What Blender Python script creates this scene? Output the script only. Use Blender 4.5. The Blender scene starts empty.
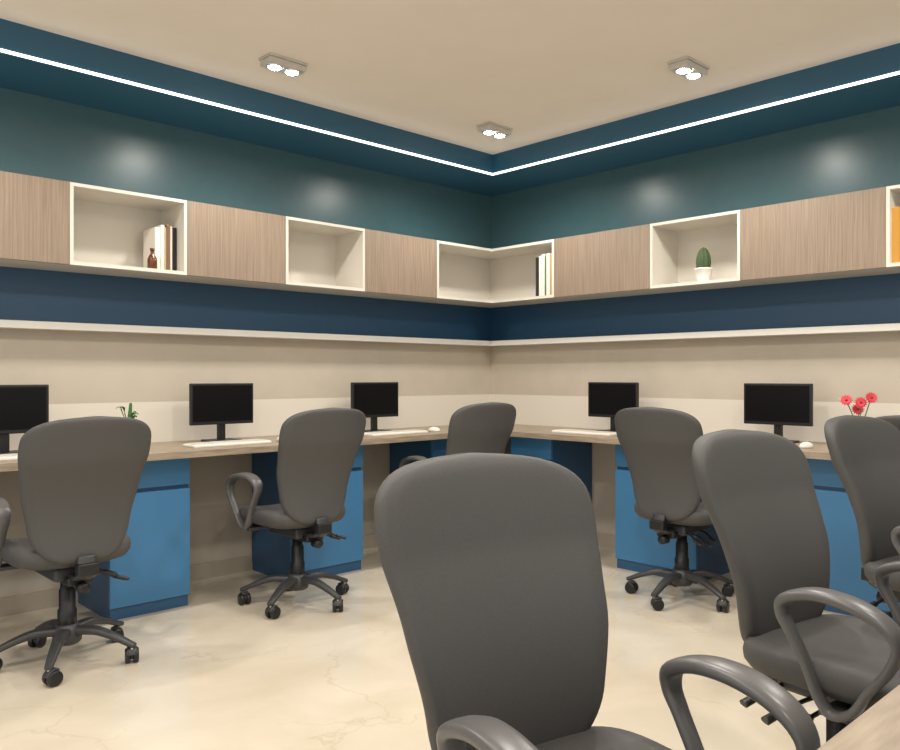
import bpy, bmesh, math, random
from mathutils import Vector, Matrix
random.seed(4)
scene = bpy.context.scene
scene.view_settings.view_transform = 'Standard'
COL = scene.collection

# ------------------------------------------------------------------ materials
def srgb(r, g, b):
    def c(v):
        v /= 255.0
        return v/12.92 if v <= 0.04045 else ((v+0.055)/1.055)**2.4
    return (c(r), c(g), c(b), 1)

def mat(name, rgb, rough=0.5, metal=0.0, spec=0.5, emit=None, estr=0, coat=0.0):
    m = bpy.data.materials.new(name); m.use_nodes = True
    b = m.node_tree.nodes['Principled BSDF']
    b.inputs['Base Color'].default_value = srgb(*rgb)
    b.inputs['Roughness'].default_value = rough
    b.inputs['Metallic'].default_value = metal
    b.inputs['Specular IOR Level'].default_value = spec
    b.inputs['Coat Weight'].default_value = coat
    if emit:
        b.inputs['Emission Color'].default_value = srgb(*emit)
        b.inputs['Emission Strength'].default_value = estr
    return m

def noise_var(m, rgb1, rgb2, scale=(5, 5, 5), nscale=5, detail=4, bump=0.0, bscale=None, lo=0.3, hi=0.7, dist=0.0):
    nt = m.node_tree; N = nt.nodes; L = nt.links
    b = N['Principled BSDF']
    tc = N.new('ShaderNodeTexCoord'); mp = N.new('ShaderNodeMapping')
    mp.inputs['Scale'].default_value = scale
    L.new(tc.outputs['Object'], mp.inputs['Vector'])
    nz = N.new('ShaderNodeTexNoise'); nz.inputs['Scale'].default_value = nscale
    nz.inputs['Detail'].default_value = detail; nz.inputs['Distortion'].default_value = dist
    L.new(mp.outputs[0], nz.inputs['Vector'])
    cr = N.new('ShaderNodeValToRGB')
    cr.color_ramp.elements[0].position = lo; cr.color_ramp.elements[0].color = srgb(*rgb1)
    cr.color_ramp.elements[1].position = hi; cr.color_ramp.elements[1].color = srgb(*rgb2)
    L.new(nz.outputs['Fac'], cr.inputs[0]); L.new(cr.outputs[0], b.inputs['Base Color'])
    if bump:
        n2 = N.new('ShaderNodeTexNoise'); n2.inputs['Scale'].default_value = bscale or 200
        L.new(tc.outputs['Object'], n2.inputs['Vector'])
        bp = N.new('ShaderNodeBump'); bp.inputs['Strength'].default_value = bump
        bp.inputs['Distance'].default_value = 0.002
        L.new(n2.outputs['Fac'], bp.inputs['Height']); L.new(bp.outputs[0], b.inputs['Normal'])
    return m

M_teal = noise_var(mat('paint_teal', (66, 104, 106), 0.28, spec=0.42), (66, 96, 103), (69, 99, 106), nscale=2)
M_navy = mat('paint_navy', (32, 70, 100), 0.4)
M_soffit = mat('paint_soffit', (38, 86, 112), 0.45)
M_beige = noise_var(mat('paint_beige', (190, 176, 158), 0.5), (180, 170, 155), (185, 175, 160), nscale=1.5)
M_splash = mat('backsplash_white', (210, 203, 191), 0.35)
M_ceil = noise_var(mat('ceiling_cream', (205, 190, 170), 0.8), (230, 221, 209), (233, 224, 213), nscale=1)
M_white = mat('white_lacquer', (212, 206, 195), 0.35)
M_base = mat('baseboard_beige', (165, 154, 138), 0.4)
M_wood = noise_var(mat('wood_cabinet', (150, 130, 112), 0.5), (120, 104, 89), (150, 132, 114), scale=(22, 22, 0.5), nscale=9, detail=8, lo=0.25, hi=0.75, dist=0.4)
M_deskw = noise_var(mat('wood_desk', (160, 142, 122), 0.45), (132, 118, 101), (164, 149, 130), scale=(1.0, 9, 9), nscale=8, detail=8)
M_deskw2 = noise_var(mat('wood_desk_b', (160, 142, 122), 0.45), (132, 118, 101), (164, 149, 130), scale=(9, 1.0, 9), nscale=8, detail=8)
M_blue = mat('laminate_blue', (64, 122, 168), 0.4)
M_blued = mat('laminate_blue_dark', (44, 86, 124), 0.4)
M_fab = noise_var(mat('chair_fabric', (84, 81, 78), 0.6, spec=0.3), (74, 73, 72), (79, 78, 77), nscale=60, bump=0.15, bscale=600)
M_plas = mat('chair_plastic', (56, 56, 57), 0.42)
M_arm = mat('arm_plastic', (90, 89, 89), 0.34)
M_black = mat('black_plastic', (22, 22, 24), 0.4)
M_screen = mat('screen_black', (4, 4, 6), 0.4, spec=0.2)
M_metal = mat('metal_brushed', (215, 214, 210), 0.35, metal=0.8)
M_lens = mat('lamp_lens', (255, 250, 240), 0.3, emit=(255, 246, 232), estr=45)
M_led = mat('led_white', (255, 255, 255), 0.3, emit=(255, 253, 248), estr=3.0)
M_key = mat('keyboard_white', (228, 222, 212), 0.4)
M_keyg = mat('keyboard_keys', (205, 200, 192), 0.5)
M_green = mat('plant_green', (52, 104, 48), 0.6)
M_cactus = noise_var(mat('cactus_green', (54, 74, 44), 0.7), (44, 64, 36), (70, 92, 56), nscale=30)
M_pot = mat('pot_white', (232, 229, 222), 0.35)
M_red = mat('flower_red', (206, 58, 72), 0.6)
M_yel = mat('flower_center', (150, 50, 50), 0.7)
M_soil = mat('soil', (60, 44, 32), 0.9)
M_bk = [mat('book_'+n, c, 0.6) for n, c in [('white', (226, 220, 208)), ('brown', (112, 82, 56)), ('black', (34, 32, 34)), ('tan', (176, 150, 112)), ('green', (76, 110, 70)), ('ochre', (205, 150, 60))]]
M_amber = mat('amber_glass', (92, 48, 26), 0.2)

# marble floor
M_floor = mat('floor_marble', (214, 198, 170), 0.10, spec=0.65)
nt = M_floor.node_tree; N = nt.nodes; L = nt.links; B = N['Principled BSDF']
tc = N.new('ShaderNodeTexCoord')
n1 = N.new('ShaderNodeTexNoise'); n1.inputs['Scale'].default_value = 2.2; n1.inputs['Detail'].default_value = 8; n1.inputs['Distortion'].default_value = 0.6
L.new(tc.outputs['Object'], n1.inputs['Vector'])
cr = N.new('ShaderNodeValToRGB')
cr.color_ramp.elements[0].position = 0.3; cr.color_ramp.elements[0].color = srgb(200, 188, 167)
cr.color_ramp.elements[1].position = 0.7; cr.color_ramp.elements[1].color = srgb(218, 208, 190)
L.new(n1.outputs['Fac'], cr.inputs[0])
vo = N.new('ShaderNodeTexVoronoi'); vo.feature = 'DISTANCE_TO_EDGE'; vo.inputs['Scale'].default_value = 1.5
n3 = N.new('ShaderNodeTexNoise'); n3.inputs['Scale'].default_value = 2.6; n3.inputs['Detail'].default_value = 9
L.new(tc.outputs['Object'], n3.inputs['Vector'])
va = N.new('ShaderNodeMixRGB'); va.blend_type = 'ADD'; va.inputs[0].default_value = 0.8
L.new(tc.outputs['Object'], va.inputs[1]); L.new(n3.outputs['Color'], va.inputs[2]); L.new(va.outputs[0], vo.inputs['Vector'])
c2 = N.new('ShaderNodeValToRGB')
c2.color_ramp.elements[0].position = 0.0; c2.color_ramp.elements[0].color = (0.30, 0.30, 0.30, 1)
c2.color_ramp.elements[1].position = 0.014; c2.color_ramp.elements[1].color = (0, 0, 0, 1)
L.new(vo.outputs['Distance'], c2.inputs[0])
n4 = N.new('ShaderNodeTexNoise'); n4.inputs['Scale'].default_value = 2.0
L.new(tc.outputs['Object'], n4.inputs['Vector'])
c4 = N.new('ShaderNodeValToRGB'); c4.color_ramp.elements[0].position = 0.38; c4.color_ramp.elements[1].position = 0.62
L.new(n4.outputs['Fac'], c4.inputs[0])
ml = N.new('ShaderNodeMath'); ml.operation = 'MULTIPLY'; L.new(c2.outputs[0], ml.inputs[0]); L.new(c4.outputs[0], ml.inputs[1])
mx = N.new('ShaderNodeMixRGB'); mx.inputs[2].default_value = srgb(166, 148, 124)
L.new(ml.outputs[0], mx.inputs[0]); L.new(cr.outputs[0], mx.inputs[1]); L.new(mx.outputs[0], B.inputs['Base Color'])

# ------------------------------------------------------------------ helpers
def empty(name, loc=(0, 0, 0), rot=0):
    e = bpy.data.objects.new(name, None); COL.objects.link(e)
    e.location = loc; e.rotation_euler = (0, 0, rot); e.empty_display_size = 0.1
    return e

def add(name, me, parent=None, loc=None):
    o = bpy.data.objects.new(name, me); COL.objects.link(o)
    if parent: o.parent = parent
    if loc: o.location = loc
    return o

class MB:
    """mesh builder"""
    def __init__(self): self.bm = bmesh.new(); self.mats = []
    def mi(self, m):
        if m not in self.mats: self.mats.append(m)
        return self.mats.index(m)
    def box(self, a, b, m, bev=0.0, seg=2):
        bm = self.bm; i = self.mi(m)
        x0, y0, z0 = [min(p, q) for p, q in zip(a, b)]; x1, y1, z1 = [max(p, q) for p, q in zip(a, b)]
        vs = [bm.verts.new(p) for p in [(x0,y0,z0),(x1,y0,z0),(x1,y1,z0),(x0,y1,z0),(x0,y0,z1),(x1,y0,z1),(x1,y1,z1),(x0,y1,z1)]]
        fs = [bm.faces.new([vs[k] for k in f]) for f in [(0,3,2,1),(4,5,6,7),(0,1,5,4),(1,2,6,5),(2,3,7,6),(3,0,4,7)]]
        for f in fs: f.material_index = i
        if bev:
            es = list({e for f in fs for e in f.edges})
            r = bmesh.ops.bevel(bm, geom=es, offset=bev, segments=seg, affect='EDGES', profile=0.5)
            for f in r['faces']: f.material_index = i
        return self
    def lathe(self, prof, m, c=(0, 0, 0), n=24, axis='z', cap=True):
        bm = self.bm; i = self.mi(m); rings = []
        c = Vector(c)
        for r, h in prof:
            ring = []
            for k in range(n):
                t = 2*math.pi*k/n
                p = (r*math.cos(t), r*math.sin(t), h)
                if axis == 'x': p = (h, r*math.cos(t), r*math.sin(t))
                if axis == 'y': p = (r*math.sin(t), h, r*math.cos(t))
                ring.append(bm.verts.new(c+Vector(p)))
            rings.append(ring)
        for a, b in zip(rings, rings[1:]):
            for k in range(n):
                f = bm.faces.new((a[k], a[(k+1) % n], b[(k+1) % n], b[k])); f.material_index = i; f.smooth = True
        if cap:
            f = bm.faces.new(list(reversed(rings[0]))); f.material_index = i
            f = bm.faces.new(rings[-1]); f.material_index = i
        return self
    def sweep(self, pts, m, rw, rt, side=(1, 0, 0), n=12, closed=False, sub=6):
        bm = self.bm; i = self.mi(m)
        P = [Vector(p) for p in pts]; K = len(P)
        if not isinstance(rw, (list, tuple)): rw = [rw]*K
        if not isinstance(rt, (list, tuple)): rt = [rt]*K
        def g(A, k):
            return A[k % K] if closed else A[max(0, min(K-1, k))]
        S = []; segs = K if closed else K-1
        def cr_(a, b, c, d, t): return 0.5*((2*b)+(c-a)*t+(2*a-5*b+4*c-d)*t*t+(3*b-a-3*c+d)*t**3)
        for k in range(segs):
            for s in range(sub):
                t = s/sub
                S.append((cr_(g(P,k-1), g(P,k), g(P,k+1), g(P,k+2), t), rw[k]*(1-t)+g(rw,k+1)*t, rt[k]*(1-t)+g(rt,k+1)*t))
        if not closed: S.append((P[-1], rw[-1], rt[-1]))
        side = Vector(side).normalized(); rings = []; T = len(S)
        for k, (p, w, th) in enumerate(S):
            a = S[(k-1) % T][0] if (closed or k > 0) else p
            b = S[(k+1) % T][0] if (closed or k < T-1) else p
            tg = (b-a).normalized()
            nn = tg.cross(side).normalized(); sd = nn.cross(tg).normalized()
            ring = []
            for q in range(n):
                u = 2*math.pi*q/n; cu, su = math.cos(u), math.sin(u)
                e = 0.7
                cx = math.copysign(abs(cu)**e, cu); sx = math.copysign(abs(su)**e, su)
                ring.append(bm.verts.new(p+sd*(w*cx)+nn*(th*sx)))
            rings.append(ring)
        pairs = list(zip(rings, rings[1:]))
        if closed: pairs.append((rings[-1], rings[0]))
        for a, b in pairs:
            for k in range(n):
                f = bm.faces.new((a[k], a[(k+1) % n], b[(k+1) % n], b[k])); f.material_index = i; f.smooth = True
        if not closed:
            f = bm.faces.new(list(reversed(rings[0]))); f.material_index = i
            f = bm.faces.new(rings[-1]); f.material_index = i
        return self
    def sphere(self, c, r, m, sc=(1, 1, 1), u=16, v=10):
        i = self.mi(m)
        M = Matrix.Translation(Vector(c)) @ Matrix.Diagonal((r*sc[0], r*sc[1], r*sc[2], 1))
        r_ = bmesh.ops.create_uvsphere(self.bm, u_segments=u, v_segments=v, radius=1, matrix=M)
        for vt in r_['verts']:
            for f in vt.link_faces: f.material_index = i; f.smooth = True
        return self
    def mesh(self, name, fixn=True):
        if fixn: bmesh.ops.recalc_face_normals(self.bm, faces=self.bm.faces)
        me = bpy.data.meshes.new(name); self.bm.to_mesh(me); self.bm.free()
        for m in self.mats: me.materials.append(m)
        return me

# ------------------------------------------------------------------ room shell
XL, YL = -6.6, -6.6
ZW = 2.53; ZC = 2.675; DS = 0.46
def boxobj(name, a, b, m, parent=None, bev=0):
    mb = MB(); mb.box(a, b, m, bev); return add(name, mb.mesh(name), parent)

boxobj('floor', (XL, YL, -0.1), (0, 0, 0), M_floor)
boxobj('ceiling', (XL, YL, ZC), (-DS, -DS, ZC+0.08), M_ceil)
def wall(name, left):
    mb = MB()
    for z0, z1, m in [(0, 0.78, M_beige), (0.78, 1.01, M_splash), (1.01, 1.395, M_beige), (1.395, 1.69, M_navy), (1.69, ZC+0.08, M_teal)]:
        if left: mb.box((XL, 0, z0), (0.12, 0.12, z1), m)
        else: mb.box((0, YL, z0), (0.12, 0, z1), m)
    return add(name, mb.mesh(name))
wall('wall_left', True); wall('wall_right', False)
mb = MB(); mb.box((XL, -DS, ZW), (0, 0, ZC+0.08), M_soffit); mb.box((-DS, YL, ZW), (0, -DS, ZC+0.08), M_soffit)
add('trim_soffit', mb.mesh('soffit'))
mb = MB(); mb.box((XL, -DS-0.008, ZW+0.002), (-DS, -DS, ZW+0.014), M_led); mb.box((-DS-0.008, YL, ZW+0.002), (-DS, -DS-0.008, ZW+0.014), M_led)
add('led_strip', mb.mesh('led_strip'))
mb = MB(); mb.box((XL, -0.1, 1.377), (0, 0, 1.414), M_pot, 0.003); add('trim_ledge_left', mb.mesh('l1'))
mb = MB(); mb.box((-0.1, YL, 1.377), (0, -0.1, 1.414), M_pot, 0.003); add('trim_ledge_right', mb.mesh('l2'))
boxobj('baseboard_left', (XL, -0.012, 0), (0, 0, 0.09), M_base)
boxobj('baseboard_right', (-0.012, YL, 0), (0, -0.012, 0.09), M_base)

# ------------------------------------------------------------------ overhead cabinets
ZB, ZT, DC = 1.674, 2.062, 0.30
unitL = empty('overhead_cabinet'); unitR = empty('overhead_cabinet')
def closed_mod(left, a, b, nm):
    mb = MB(); g = 0.0015
    if left:
        mb.box((a, -DC+0.02, ZB), (b, -0.002, ZT), M_white); mb.box((a+g, -DC, ZB), (b-g, -DC+0.02, ZT), M_wood, 0.001)
    else:
        mb.box((-DC+0.02, a, ZB), (-0.002, b, ZT), M_white); mb.box((-DC, a+g, ZB), (-DC+0.02, b-g, ZT), M_wood, 0.001)
    add(nm, mb.mesh(nm), unitL if left else unitR)
def open_mod(left, a, b, nm):
    mb = MB(); t = 0.016
    def bx(u0, u1, d0, d1, z0, z1):
        d0 = max(d0, 0.002)
        if left: mb.box((u0, -d1, z0), (u1, -d0, z1), M_white)
        else: mb.box((-d1, u0, z0), (-d0, u1, z1), M_white)
    bx(a, b, 0, DC, ZB, ZB+0.018); bx(a, b, 0, DC, ZT-t, ZT)
    bx(a, a+t, 0, DC, ZB+0.018, ZT-t); bx(b-t, b, 0, DC, ZB+0.018, ZT-t)
    bx(a+t, b-t, 0, 0.012, ZB+0.018, ZT-t)
    add(nm, mb.mesh(nm), unitL if left else unitR)
closed_mod(True, -3.76, -3.178, 'door_module_1'); open_mod(True, -3.178, -2.60, 'open_module_1')
closed_mod(True, -2.60, -2.006, 'door_module_2'); open_mod(True, -2.006, -1.441, 'open_module_2')
closed_mod(True, -1.441, -0.834, 'door_module_3')
open_mod(True, -4.34, -3.76, 'open_module_3'); closed_mod(True, -4.92, -4.34, 'door_module_4')
closed_mod(False, -1.604, -0.869, 'door_module_5'); open_mod(False, -2.171, -1.604, 'open_module_4')
closed_mod(False, -2.91, -2.171, 'door_module_6'); open_mod(False, -3.48, -2.91, 'open_module_5')
closed_mod(False, -4.2, -3.48, 'door_module_7')
t = 0.018; e0 = -0.002
mb = MB()
for z0, z1 in [(ZB, ZB+t), (ZT-t, ZT)]: mb.box((-0.834, -DC, z0), (e0, e0, z1), M_white)
mb.box((-0.834, -DC, ZB+t), (-0.834+t, e0, ZT-t), M_white); mb.box((-0.834+t, -0.012, ZB+t), (e0, e0, ZT-t), M_white)
add('corner_open_module_a', mb.mesh('corner_open_a'), unitL)
mb = MB()
for z0, z1 in [(ZB, ZB+t), (ZT-t, ZT)]: mb.box((-DC, -0.869, z0), (e0, -DC, z1), M_white)
mb.box((-DC, -0.869, ZB+t), (e0, -0.869+t, ZT-t), M_white); mb.box((-0.012, -0.869+t, ZB+t), (e0, -0.012, ZT-t), M_white)
add('corner_open_module_b', mb.mesh('corner_open_b'), unitR)

def books(left, start, specs, depth_front=0.10, z=ZB+0.0185):
    mb = MB(); p = start
    for th, h, dp, mi_ in specs:
        if left: a = (p, -DC+depth_front, z); b = (p+th-0.0015, -DC+depth_front+dp, z+h)
        else: a = (-DC+depth_front, p, z); b = (-DC+depth_front+dp, p+th-0.0015, z+h)
        mb.box(a, b, M_bk[mi_], 0.002, 1)
        if left: mb.box((a[0]+0.003, a[1]+0.004, a[2]+0.004), (b[0]-0.003, b[1]+0.001, b[2]+0.0015), M_bk[0])
        else: mb.box((a[0]+0.004, a[1]+0.003, a[2]+0.004), (b[0]+0.001, b[1]-0.003, b[2]+0.0015), M_bk[0])
        p += th
    return add('books', mb.mesh('books'))
books(True, -2.735, [(0.030, 0.225, 0.15, 0), (0.022, 0.24, 0.16, 0), (0.010, 0.23, 0.15, 3), (0.020, 0.245, 0.16, 1), (0.012, 0.24, 0.15, 0), (0.022, 0.235, 0.15, 2)], 0.08)
books(False, -0.849, [(0.022, 0.27, 0.15, 3), (0.03, 0.28, 0.15, 0), (0.014, 0.265, 0.15, 4), (0.028, 0.28, 0.16, 0), (0.022, 0.27, 0.15, 0), (0.03, 0.265, 0.15, 2)], 0.005)
books(False, -3.05, [(0.03, 0.27, 0.16, 5), (0.03, 0.26, 0.15, 0), (0.03, 0.28, 0.16, 5), (0.04, 0.27, 0.16, 5)], 0.03)
mb = MB(); mb.lathe([(0.018, 0), (0.024, 0.005), (0.024, 0.05), (0.018, 0.065), (0.009, 0.08), (0.009, 0.095), (0.012, 0.097), (0.012, 0.107)], M_amber)
add('decor_bottle', mb.mesh('bottle'), None, (-2.765, -0.255, ZB+0.0185))

def potted_cactus(loc, r=0.04, h=0.13, name='potted_cactus'):
    mb = MB()
    mb.lathe([(r*0.78, 0), (r*0.8, 0.004), (r*1.02, r*1.5), (r*1.1, r*1.55), (r*1.1, r*1.75), (r*0.95, r*1.75), (r*0.93, r*1.6)], M_pot)
    mb.lathe([(r*0.93, r*1.55), (r*0.93, r*1.63)], M_soil)
    i = mb.mi(M_cactus); n = 36; rings = []
    for k in range(12):
        v = k/11; rr = r*0.82*max(0.02, (math.sin(math.pi*(0.28+0.72*v)))**0.5) if v < 1 else 0.001
        ring = []
        for q in range(n):
            u = 2*math.pi*q/n; rad = rr*(1+0.13*math.cos(9*u))
            ring.append(mb.bm.verts.new((rad*math.cos(u), rad*math.sin(u), r*1.6+h*v)))
        rings.append(ring)
    for a, b in zip(rings, rings[1:]):
        for k in range(n):
            f = mb.bm.faces.new((a[k], a[(k+1) % n], b[(k+1) % n], b[k])); f.material_index = i; f.smooth = True
    for q in range(9):
        u = 2*math.pi*q/9
        for k in range(1, 10):
            v = k/11; rr = r*0.82*(math.sin(math.pi*(0.28+0.72*v)))**0.5*1.13
            p = Vector((rr*math.cos(u), rr*math.sin(u), r*1.6+h*v))
            d = Vector((math.cos(u), math.sin(u), 0.3))*0.008
            mb.sweep([p, p+d], M_bk[3], [0.0009, 0.0003], [0.0009, 0.0003], side=(0.1, 0.2, 1), n=4, sub=1)
    return add(name, mb.mesh(name), None, loc)
potted_cactus((-0.22, -1.91, ZB+0.0185), 0.046, 0.13)

# ------------------------------------------------------------------ desks
ZD = 0.79; DD = 0.60; TH = 0.035
deskL = empty('office_desk'); deskR = empty('office_desk')
XE, YE = -4.6, -4.2
mb = MB(); mb.box((XE, -DD, ZD-TH), (-0.002, -0.002, ZD), M_deskw, 0.002); add('desktop', mb.mesh('desktop_left'), deskL)
mb = MB(); mb.box((-DD, YE, ZD-TH), (-0.002, -DD-0.0005, ZD), M_deskw2, 0.002); add('desktop', mb.mesh('desktop_right'), deskR)
DP = 0.45
def pedestal(left, a, b, nm):
    mb = MB(); zt = ZD-TH
    def bx(u0, u1, d0, d1, z0, z1, m, bev=0):
        if left: mb.box((u0, -d1, z0), (u1, -d0, z1), m, bev)
        else: mb.box((-d1, u0, z0), (-d0, u1, z1), m, bev)
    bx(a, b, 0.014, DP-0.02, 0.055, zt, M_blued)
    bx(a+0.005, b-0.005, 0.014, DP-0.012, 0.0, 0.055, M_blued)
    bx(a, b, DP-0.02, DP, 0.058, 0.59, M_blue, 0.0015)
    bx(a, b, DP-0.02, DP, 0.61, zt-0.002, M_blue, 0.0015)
    add(nm, mb.mesh(nm), deskL if left else deskR)
for k, (a, b) in enumerate([(-3.05, -2.656), (-2.06, -1.57), (-1.01, -0.62), (-4.15, -3.7)]): pedestal(True, a, b, 'pedestal_%d' % (k+1))
for k, (a, b) in enumerate([(-0.965, -0.62), (-1.99, -1.46), (-3.05, -2.55), (-4.15, -3.7)]): pedestal(False, a, b, 'drawer_pedestal_%d' % (k+1))

# ------------------------------------------------------------------ monitors, keyboards, mice
def mon_mesh():
    mb = MB(); w, h, zb = 0.187, 0.225, 0.095
    mb.box((-w, -0.012, zb), (w, 0.012, zb+h), M_black, 0.004)
    mb.box((-w+0.012, -0.0135, zb+0.018), (w-0.012, -0.0118, zb+h-0.012), M_screen)
    mb.box((-w*0.55, 0.012, zb+0.04), (w*0.55, 0.035, zb+h-0.05), M_black, 0.008)
    mb.box((-0.022, 0.0, 0.01), (0.022, 0.022, zb+0.06), M_black, 0.004)
    mb.box((-0.09, -0.06, 0), (0.09, 0.075, 0.012), M_black, 0.005)
    return mb.mesh('monitor')
ME_mon = mon_mesh()
def key_mesh():
    mb = MB(); mb.box((-0.22, -0.065, 0), (0.22, 0.065, 0.014), M_key, 0.004)
    for r in range(5):
        for c in range(17):
            x = -0.207+c*0.0245; y = -0.052+r*0.0215
            if r == 0 and 4 <= c <= 9: continue
            mb.box((x, y, 0.013), (x+0.021, y+0.018, 0.018), M_keyg)
    mb.box((-0.207+4*0.0245, -0.052, 0.013), (-0.207+9*0.0245+0.021, -0.034, 0.018), M_keyg)
    return mb.mesh('keyboard')
ME_key = key_mesh()
def mouse_mesh():
    mb = MB(); mb.sphere((0, 0, 0.008), 0.03, M_key, (1, 1.7, 0.75)); 
    for v in mb.bm.verts:
        if v.co.z < 0: v.co.z = 0
    mb.box((-0.002, 0.02, 0.024), (0.002, 0.034, 0.030), M_black)
    return mb.mesh('mouse')
ME_mouse = mouse_mesh()
def place(name, me, loc, rot=0):
    o = add(name, me, None, loc); o.rotation_euler = (0, 0, math.radians(rot)); return o
for x in (-3.43, -2.35, -1.283): place('computer_monitor', ME_mon, (x, -0.2, ZD), 0)
for y in (-1.269, -2.335, -3.39): place('computer_monitor', ME_mon, (-0.2, y, ZD), -90)
for x in (-3.50, -2.43, -1.30): place('keyboard', ME_key, (x, -0.42, ZD)); place('computer_mouse', ME_mouse, (x+0.33, -0.42, ZD))
for y in (-1.22, -2.25, -3.35): place('keyboard', ME_key, (-0.42, y, ZD), -90); place('computer_mouse', ME_mouse, (-0.42, y-0.33, ZD), -90)

# small leafy plant on the desk
mb = MB()
mb.lathe([(0.028, 0), (0.036, 0.065), (0.039, 0.07), (0.039, 0.08), (0.034, 0.08)], M_pot)
mb.lathe([(0.034, 0.066), (0.034, 0.075)], M_soil)
rnd = random.Random(7)
for k in range(11):
    a = 2*math.pi*k/11+rnd.uniform(-.2, .2); l = rnd.uniform(0.02, 0.045); h = rnd.uniform(0.12, 0.2)
    c, s = math.cos(a), math.sin(a)
    mb.sweep([(0, 0, 0.07), (c*l*0.4, s*l*0.4, h*0.7), (c*l, s*l, h)], M_green, 0.002, 0.002, side=(-s, c, 0), n=5)
    mb.sweep([(c*l*0.8, s*l*0.8, h-0.012), (c*l*1.0, s*l*1.0, h+0.004), (c*l*1.35, s*l*1.35, h+0.01), (c*l*1.6, s*l*1.6, h+0.002)], M_green, [0.002, 0.012, 0.011, 0.001], 0.0015, side=(-s, c, 0), n=6)
mb.sweep([(0, 0, 0.07), (0.006, 0, 0.15), (0.012, 0, 0.225)], M_green, [0.004, 0.010, 0.006], [0.004, 0.010, 0.006])
add('potted_plant', mb.mesh('desk_plant'), None, (-2.88, -0.24, ZD))

# flowers
mb = MB()
mb.lathe([(0.028, 0), (0.038, 0.02), (0.034, 0.06), (0.022, 0.09), (0.026, 0.105), (0.022, 0.105), (0.018, 0.09)], M_pot)
for (dx, dy, h) in [(-0.01, 0.06, 0.235), (0.0, -0.005, 0.225), (0.01, -0.05, 0.25), (0.03, 0.02, 0.19)]:
    mb.sweep([(0, 0, 0.02), (dx*0.3, dy*0.3, 0.12), (dx, dy, h)], M_green, 0.0025, 0.0025, side=(1, 0.1, 0), n=6)
    nrm = Vector((-1, -0.6+dy*6, 0.5)).normalized(); c = Vector((dx, dy, h))
    t1 = nrm.cross(Vector((0, 0, 1))).normalized(); t2 = nrm.cross(t1)
    for ring, rad in ((0, 0.034), (1, 0.026)):
        for k in range(14):
            a = 2*math.pi*(k+0.5*ring)/14; d = t1*math.cos(a)+t2*math.sin(a); s = t1*(-math.sin(a))+t2*math.cos(a)
            off = nrm*(0.004*ring)
            ps = [c+off, c+off+d*rad*0.55+s*0.006+nrm*0.003, c+off+d*rad+nrm*0.006, c+off+d*rad*0.55-s*0.006+nrm*0.003]
            f = mb.bm.faces.new([mb.bm.verts.new(p) for p in ps]); f.material_index = mb.mi(M_red)
    mb.sphere(c+nrm*0.006, 0.007, M_yel)
add('flower_vase', mb.mesh('flower_vase', False), None, (-0.2, -2.755, ZD))

# ------------------------------------------------------------------ office chair
def interp(tab, v):
    for (a, fa), (b, fb) in zip(tab, tab[1:]):
        if v <= b:
            t = (v-a)/(b-a); t = t*t*(3-2*t)*0.5+t*0.5
            return fa+(fb-fa)*t
    return tab[-1][1]
def back_mesh():
    mb = MB(); bm = mb.bm; i = mb.mi(M_fab)
    nu, nv = 36, 44; Z0, Z1 = 0.43, 1.0
    def spine(v):
        return -0.185 + 0.03*math.sin(math.pi*min(1, v/0.7)) - 0.13*v**1.5
    W = lambda v: interp([(0, 0.170), (0.25, 0.193), (0.5, 0.220), (0.75, 0.243), (0.88, 0.247), (1, 0.240)], v)
    grid = {}
    for sgn in (1, -1):
        for j in range(nv+1):
            v = 0.5-0.5*math.cos(math.pi*j/nv); vv = 2*v-1
            p = 8.0 if vv > 0 else 6.0
            hw = W(v)*max(0.0, 1-abs(vv)**p)**(1/2.8)
            for k in range(nu+1):
                u = math.sin(math.pi*(k/nu-0.5))
                edge = (max(0, 1-abs(u)**16)**0.5)*(max(0, 1-abs(vv)**20)**0.5)
                border = (k in (0, nu) or j in (0, nv))
                seam = -0.0025*math.exp(-((abs(u)-0.90)/0.018)**2)*(1 if v < 0.9 else max(0, (1-v)/0.1))
                th = (0.027+0.006*(1-u*u))*edge + (seam if sgn else 0)
                x = u*hw; z = Z0+(Z1-Z0)*v - 0.012*u*u*max(0, v-0.6)
                y = spine(v)+0.05*(x/0.25)**2 + sgn*th
                key = (sgn, j, k)
                if border and sgn == -1: grid[key] = grid[(1, j, k)]
                else: grid[key] = bm.verts.new((x, y, z))
    for sgn in (1, -1):
        for j in range(nv):
            for k in range(nu):
                q = [grid[(sgn, j, k)], grid[(sgn, j, k+1)], grid[(sgn, j+1, k+1)], grid[(sgn, j+1, k)]]
                try: f = bm.faces.new(q)
                except ValueError: continue
                f.material_index = i; f.smooth = True
    bmesh.ops.remove_doubles(bm, verts=bm.verts, dist=0.0003)
    return mb.mesh('chair_back')
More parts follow.
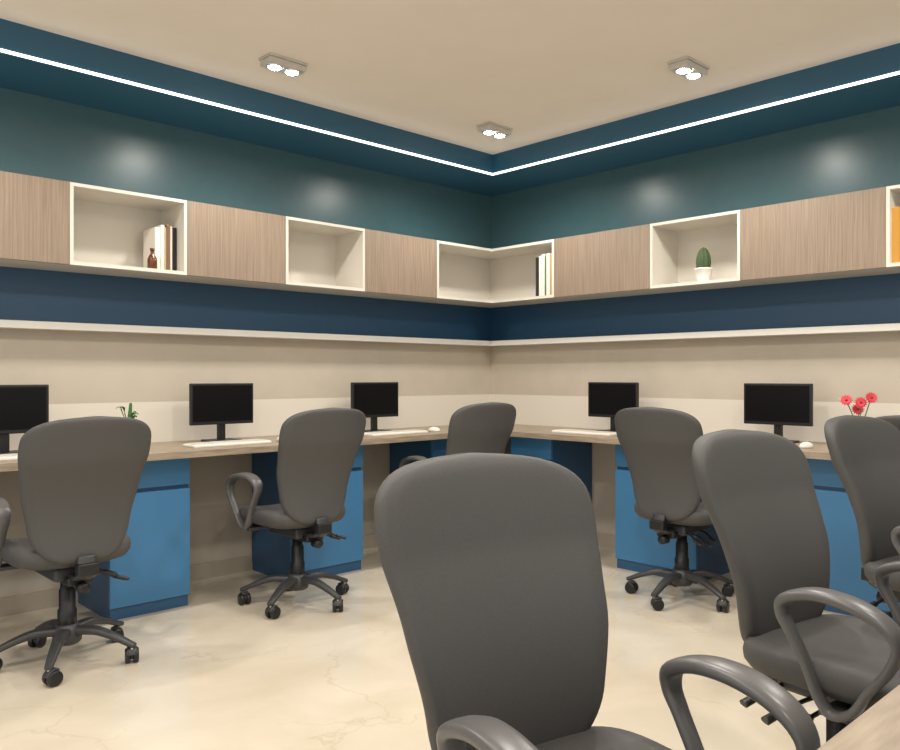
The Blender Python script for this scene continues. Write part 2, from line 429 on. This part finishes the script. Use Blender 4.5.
def seat_mesh():
    mb = MB(); bm = mb.bm; i = mb.mi(M_fab); n = 48; rings = []
    def outl(u, s):
        c, d = math.cos(u), math.sin(u); e = 0.5
        return (0.228*s*math.copysign(abs(c)**e, c), 0.23*s*math.copysign(abs(d)**e, d)+0.05)
    for s, z in [(0.02, 0.405), (0.80, 0.405), (0.93, 0.415), (0.99, 0.435), (1.0, 0.455), (0.985, 0.473), (0.94, 0.484), (0.8, 0.489), (0.5, 0.485), (0.02, 0.482)]:
        ring = []
        for k in range(n):
            x, y = outl(2*math.pi*k/n, s)
            zz = z - 0.04*max(0, (y-0.15)/0.13)**2 + 0.012*(abs(x)/0.24)**2 
            ring.append(bm.verts.new((x, y, zz)))
        rings.append(ring)
    for a, b in zip(rings, rings[1:]):
        for k in range(n):
            f = bm.faces.new((a[k], a[(k+1) % n], b[(k+1) % n], b[k])); f.material_index = i; f.smooth = True
    bm.faces.new(list(reversed(rings[0]))); bm.faces.new(rings[-1])
    return mb.mesh('chair_seat')
def arm_mesh(sx):
    mb = MB(); X = 0.238*sx
    pts = [(X*.98, -0.01, 0.597), (X*.98, 0.0, 0.632), (X*.98, 0.07, 0.656), (X, 0.155, 0.653), (X, 0.225, 0.628), (X, 0.255, 0.587), (X, 0.235, 0.53), (X, 0.195, 0.475), (X*0.98, 0.155, 0.415), (X*0.97, 0.11, 0.395), (X*0.98, 0.08, 0.425), (X*.98, 0.05, 0.49), (X*.98, 0.012, 0.555)]
    rw = [0.021, 0.028, 0.032, 0.032, 0.029, 0.023, 0.018, 0.017, 0.017, 0.017, 0.017, 0.017, 0.018]
    rt = [0.013, 0.014, 0.014, 0.014, 0.013, 0.011, 0.010, 0.010, 0.010, 0.010, 0.010, 0.010, 0.010]
    mb.sweep(pts, M_arm, rw, rt, closed=True, n=16)
    mb.box((sx*0.08, 0.075, 0.385), (X*0.97, 0.145, 0.401), M_plas, 0.003)
    return mb.mesh('chair_arm')
def under_mesh():
    mb = MB()
    mb.box((-0.085, -0.12, 0.35), (0.085, 0.14, 0.402), M_plas, 0.01)
    mb.box((-0.05, -0.16, 0.335), (0.05, 0.06, 0.37), M_black, 0.008)
    mb.sweep([(0, -0.08, 0.375), (0, -0.18, 0.37), (0, -0.225, 0.40), (0, -0.215, 0.46)], M_plas, [0.04, 0.04, 0.038, 0.034], 0.010)
    mb.box((-0.04, -0.245, 0.385), (0.04, -0.205, 0.435), M_black, 0.006)
    for y, z, l in [(-0.10, 0.365, 0.15), (-0.03, 0.35, 0.165), (0.04, 0.36, 0.155)]:
        mb.sweep([(0.06, y, z), (0.11, y-0.01, z-0.005), (l, y-0.03, z-0.025)], M_black, 0.005, 0.005, side=(0, 1, 0), n=8)
        mb.sweep([(l-0.005, y-0.03, z-0.023), (l+0.04, y-0.045, z-0.04)], M_black, [0.011, 0.014], [0.008, 0.007], side=(0, 1, 0), n=8)
    mb.lathe([(0.012, -0.20), (0.022, -0.195), (0.022, -0.15), (0.012, -0.145)], M_black, (0, 0, 0.33), axis='y', n=14)
    mb.lathe([(0.036, 0.11), (0.036, 0.21), (0.031, 0.215), (0.031, 0.29), (0.026, 0.295), (0.026, 0.355)], M_black, n=20)
    return mb.mesh('chair_mechanism')
def base_mesh():
    mb = MB()
    mb.lathe([(0.045, 0.075), (0.055, 0.085), (0.055, 0.125), (0.042, 0.15), (0.036, 0.155)], M_plas, n=24)
    for k in range(5):
        a = math.radians(72*k+20); c, s = math.cos(a), math.sin(a)
        P = lambda r, z: (r*c, r*s, z)
        mb.sweep([P(0.03, 0.125), P(0.12, 0.128), P(0.20, 0.105), P(0.265, 0.078), P(0.285, 0.072)], M_plas, [0.026, 0.024, 0.020, 0.016, 0.014], [0.018, 0.016, 0.013, 0.011, 0.009], side=(-s, c, 0), n=12)
        mb.lathe([(0.006, 0.045), (0.006, 0.075)], M_metal, P(0.273, 0), n=8)
        b = a + random.uniform(-1.2, 1.2) + 1.57
        M = Matrix.Translation(Vector(P(0.273, 0))) @ Matrix.Rotation(b, 4, 'Z')
        start = set(mb.bm.verts)
        for sx in (-1, 1):
            mb.lathe([(0.018, sx*0.026), (0.027, sx*0.0255), (0.029, sx*0.022), (0.029, sx*0.009), (0.026, sx*0.006)], M_black, (0, 0.014, 0.029), axis='x', n=20)
        mb.lathe([(0.02, -0.006), (0.02, 0.006)], M_plas, (0, 0.014, 0.033), axis='x', n=16)
        mb.sweep([(0, -0.012, 0.035), (0, -0.004, 0.053), (0, 0.014, 0.062), (0, 0.034, 0.055)], M_plas, [0.016, 0.02, 0.02, 0.014], 0.004, n=10)
        new = [v for v in mb.bm.verts if v not in start]
        bmesh.ops.transform(mb.bm, matrix=M, verts=new)
    return mb.mesh('chair_base')
ME = dict(seat=seat_mesh(), backrest=back_mesh(), armrest_left=arm_mesh(-1), armrest_right=arm_mesh(1), mechanism=under_mesh(), star_base=base_mesh())
def chair(x, y, rot, baserot=0):
    e = empty('office_chair', (x, y, 0), math.radians(rot))
    for k, me in ME.items():
        o = add(k, me, e)
        if k == 'star_base': o.rotation_euler = (0, 0, math.radians(baserot))
chair(-3.37, -0.85, 0, 3)
chair(-2.245, -0.79, 0, 46)
chair(-1.09, -0.77, -6, 20)
chair(-0.76, -2.085, -90, 36)
chair(-0.68, -3.25, -90, 0)
chair(-3.435, -3.455, 169, 12)
chair(-2.39, -3.475, 172, 40)
chair(-1.30, -3.39, 170, 5)

# ------------------------------------------------------------------ centre table
tb = empty('meeting_table')
mb = MB(); mb.box((-3.95, -5.3, ZD-0.045), (-1.0, -3.93, ZD-0.01), M_deskw, 0.002); add('table_top', mb.mesh('table_top'), tb)
mb = MB()
for x in (-3.88, -1.11):
    mb.box((x, -5.2, 0), (x+0.04, -4.03, ZD-0.045), M_blue, 0.002)
mb.box((-3.84, -4.64, 0.3), (-1.11, -4.61, ZD-0.045), M_blued, 0.002)
add('table_legs', mb.mesh('table_legs'), tb)

# ------------------------------------------------------------------ ceiling spotlights
def fix_mesh():
    mb = MB()
    mb.box((-0.105, -0.055, -0.012), (0.105, 0.055, 0), M_metal, 0.002)
    mb.box((-0.10, -0.05, -0.04), (0.10, 0.05, -0.012), M_metal, 0.004)
    for x in (-0.048, 0.048):
        mb.lathe([(0.042, -0.040), (0.042, -0.046), (0.034, -0.046)], M_metal, (x, 0, 0), n=24, cap=False)
        mb.lathe([(0.030, -0.043), (0.027, -0.048), (0.016, -0.053), (0.004, -0.055)], M_lens, (x, 0, 0), n=24)
    return mb.mesh('spot_fixture')
ME_fix = fix_mesh()
def spot(x, y, e=30):
    r = empty('ceiling_spotlight', (x, y, ZC))
    add('housing', ME_fix, r)
    for dx in (-0.048, 0.048):
        l = bpy.data.lights.new('spot_lamp', 'SPOT'); l.energy = e; l.spot_size = math.radians(168); l.spot_blend = 0.75
        l.color = (1.0, 0.955, 0.88); l.shadow_soft_size = 0.04
        o = bpy.data.objects.new('lamp', l); COL.objects.link(o); o.parent = r; o.location = (dx, 0, -0.10)
for x, y in [(-2.39, -0.89), (-0.90, -0.89), (-0.93, -2.22), (-3.88, -0.89), (-0.93, -3.6), (-2.5, -2.5), (-3.95, -2.4), (-2.4, -4.0), (-4.0, -4.6), (-5.4, -2.4)]:
    spot(x, y)

# ------------------------------------------------------------------ world + camera
w = bpy.data.worlds.new('World'); scene.world = w; w.use_nodes = True
bg = w.node_tree.nodes['Background']; bg.inputs[0].default_value = (1.0, 0.975, 0.93, 1); bg.inputs[1].default_value = 1.15

cam = bpy.data.cameras.new('Camera'); co = bpy.data.objects.new('Camera', cam); COL.objects.link(co)
cam.sensor_fit = 'HORIZONTAL'; cam.sensor_width = 36; cam.lens = 36*801/900; cam.shift_y = 1/900
cam.clip_start = 0.05
co.location = (-4.48, -4.255, 1.15)
co.rotation_euler = (math.radians(90), 0, math.atan2(0.7242, 0.6896)-math.pi/2)
scene.camera = co
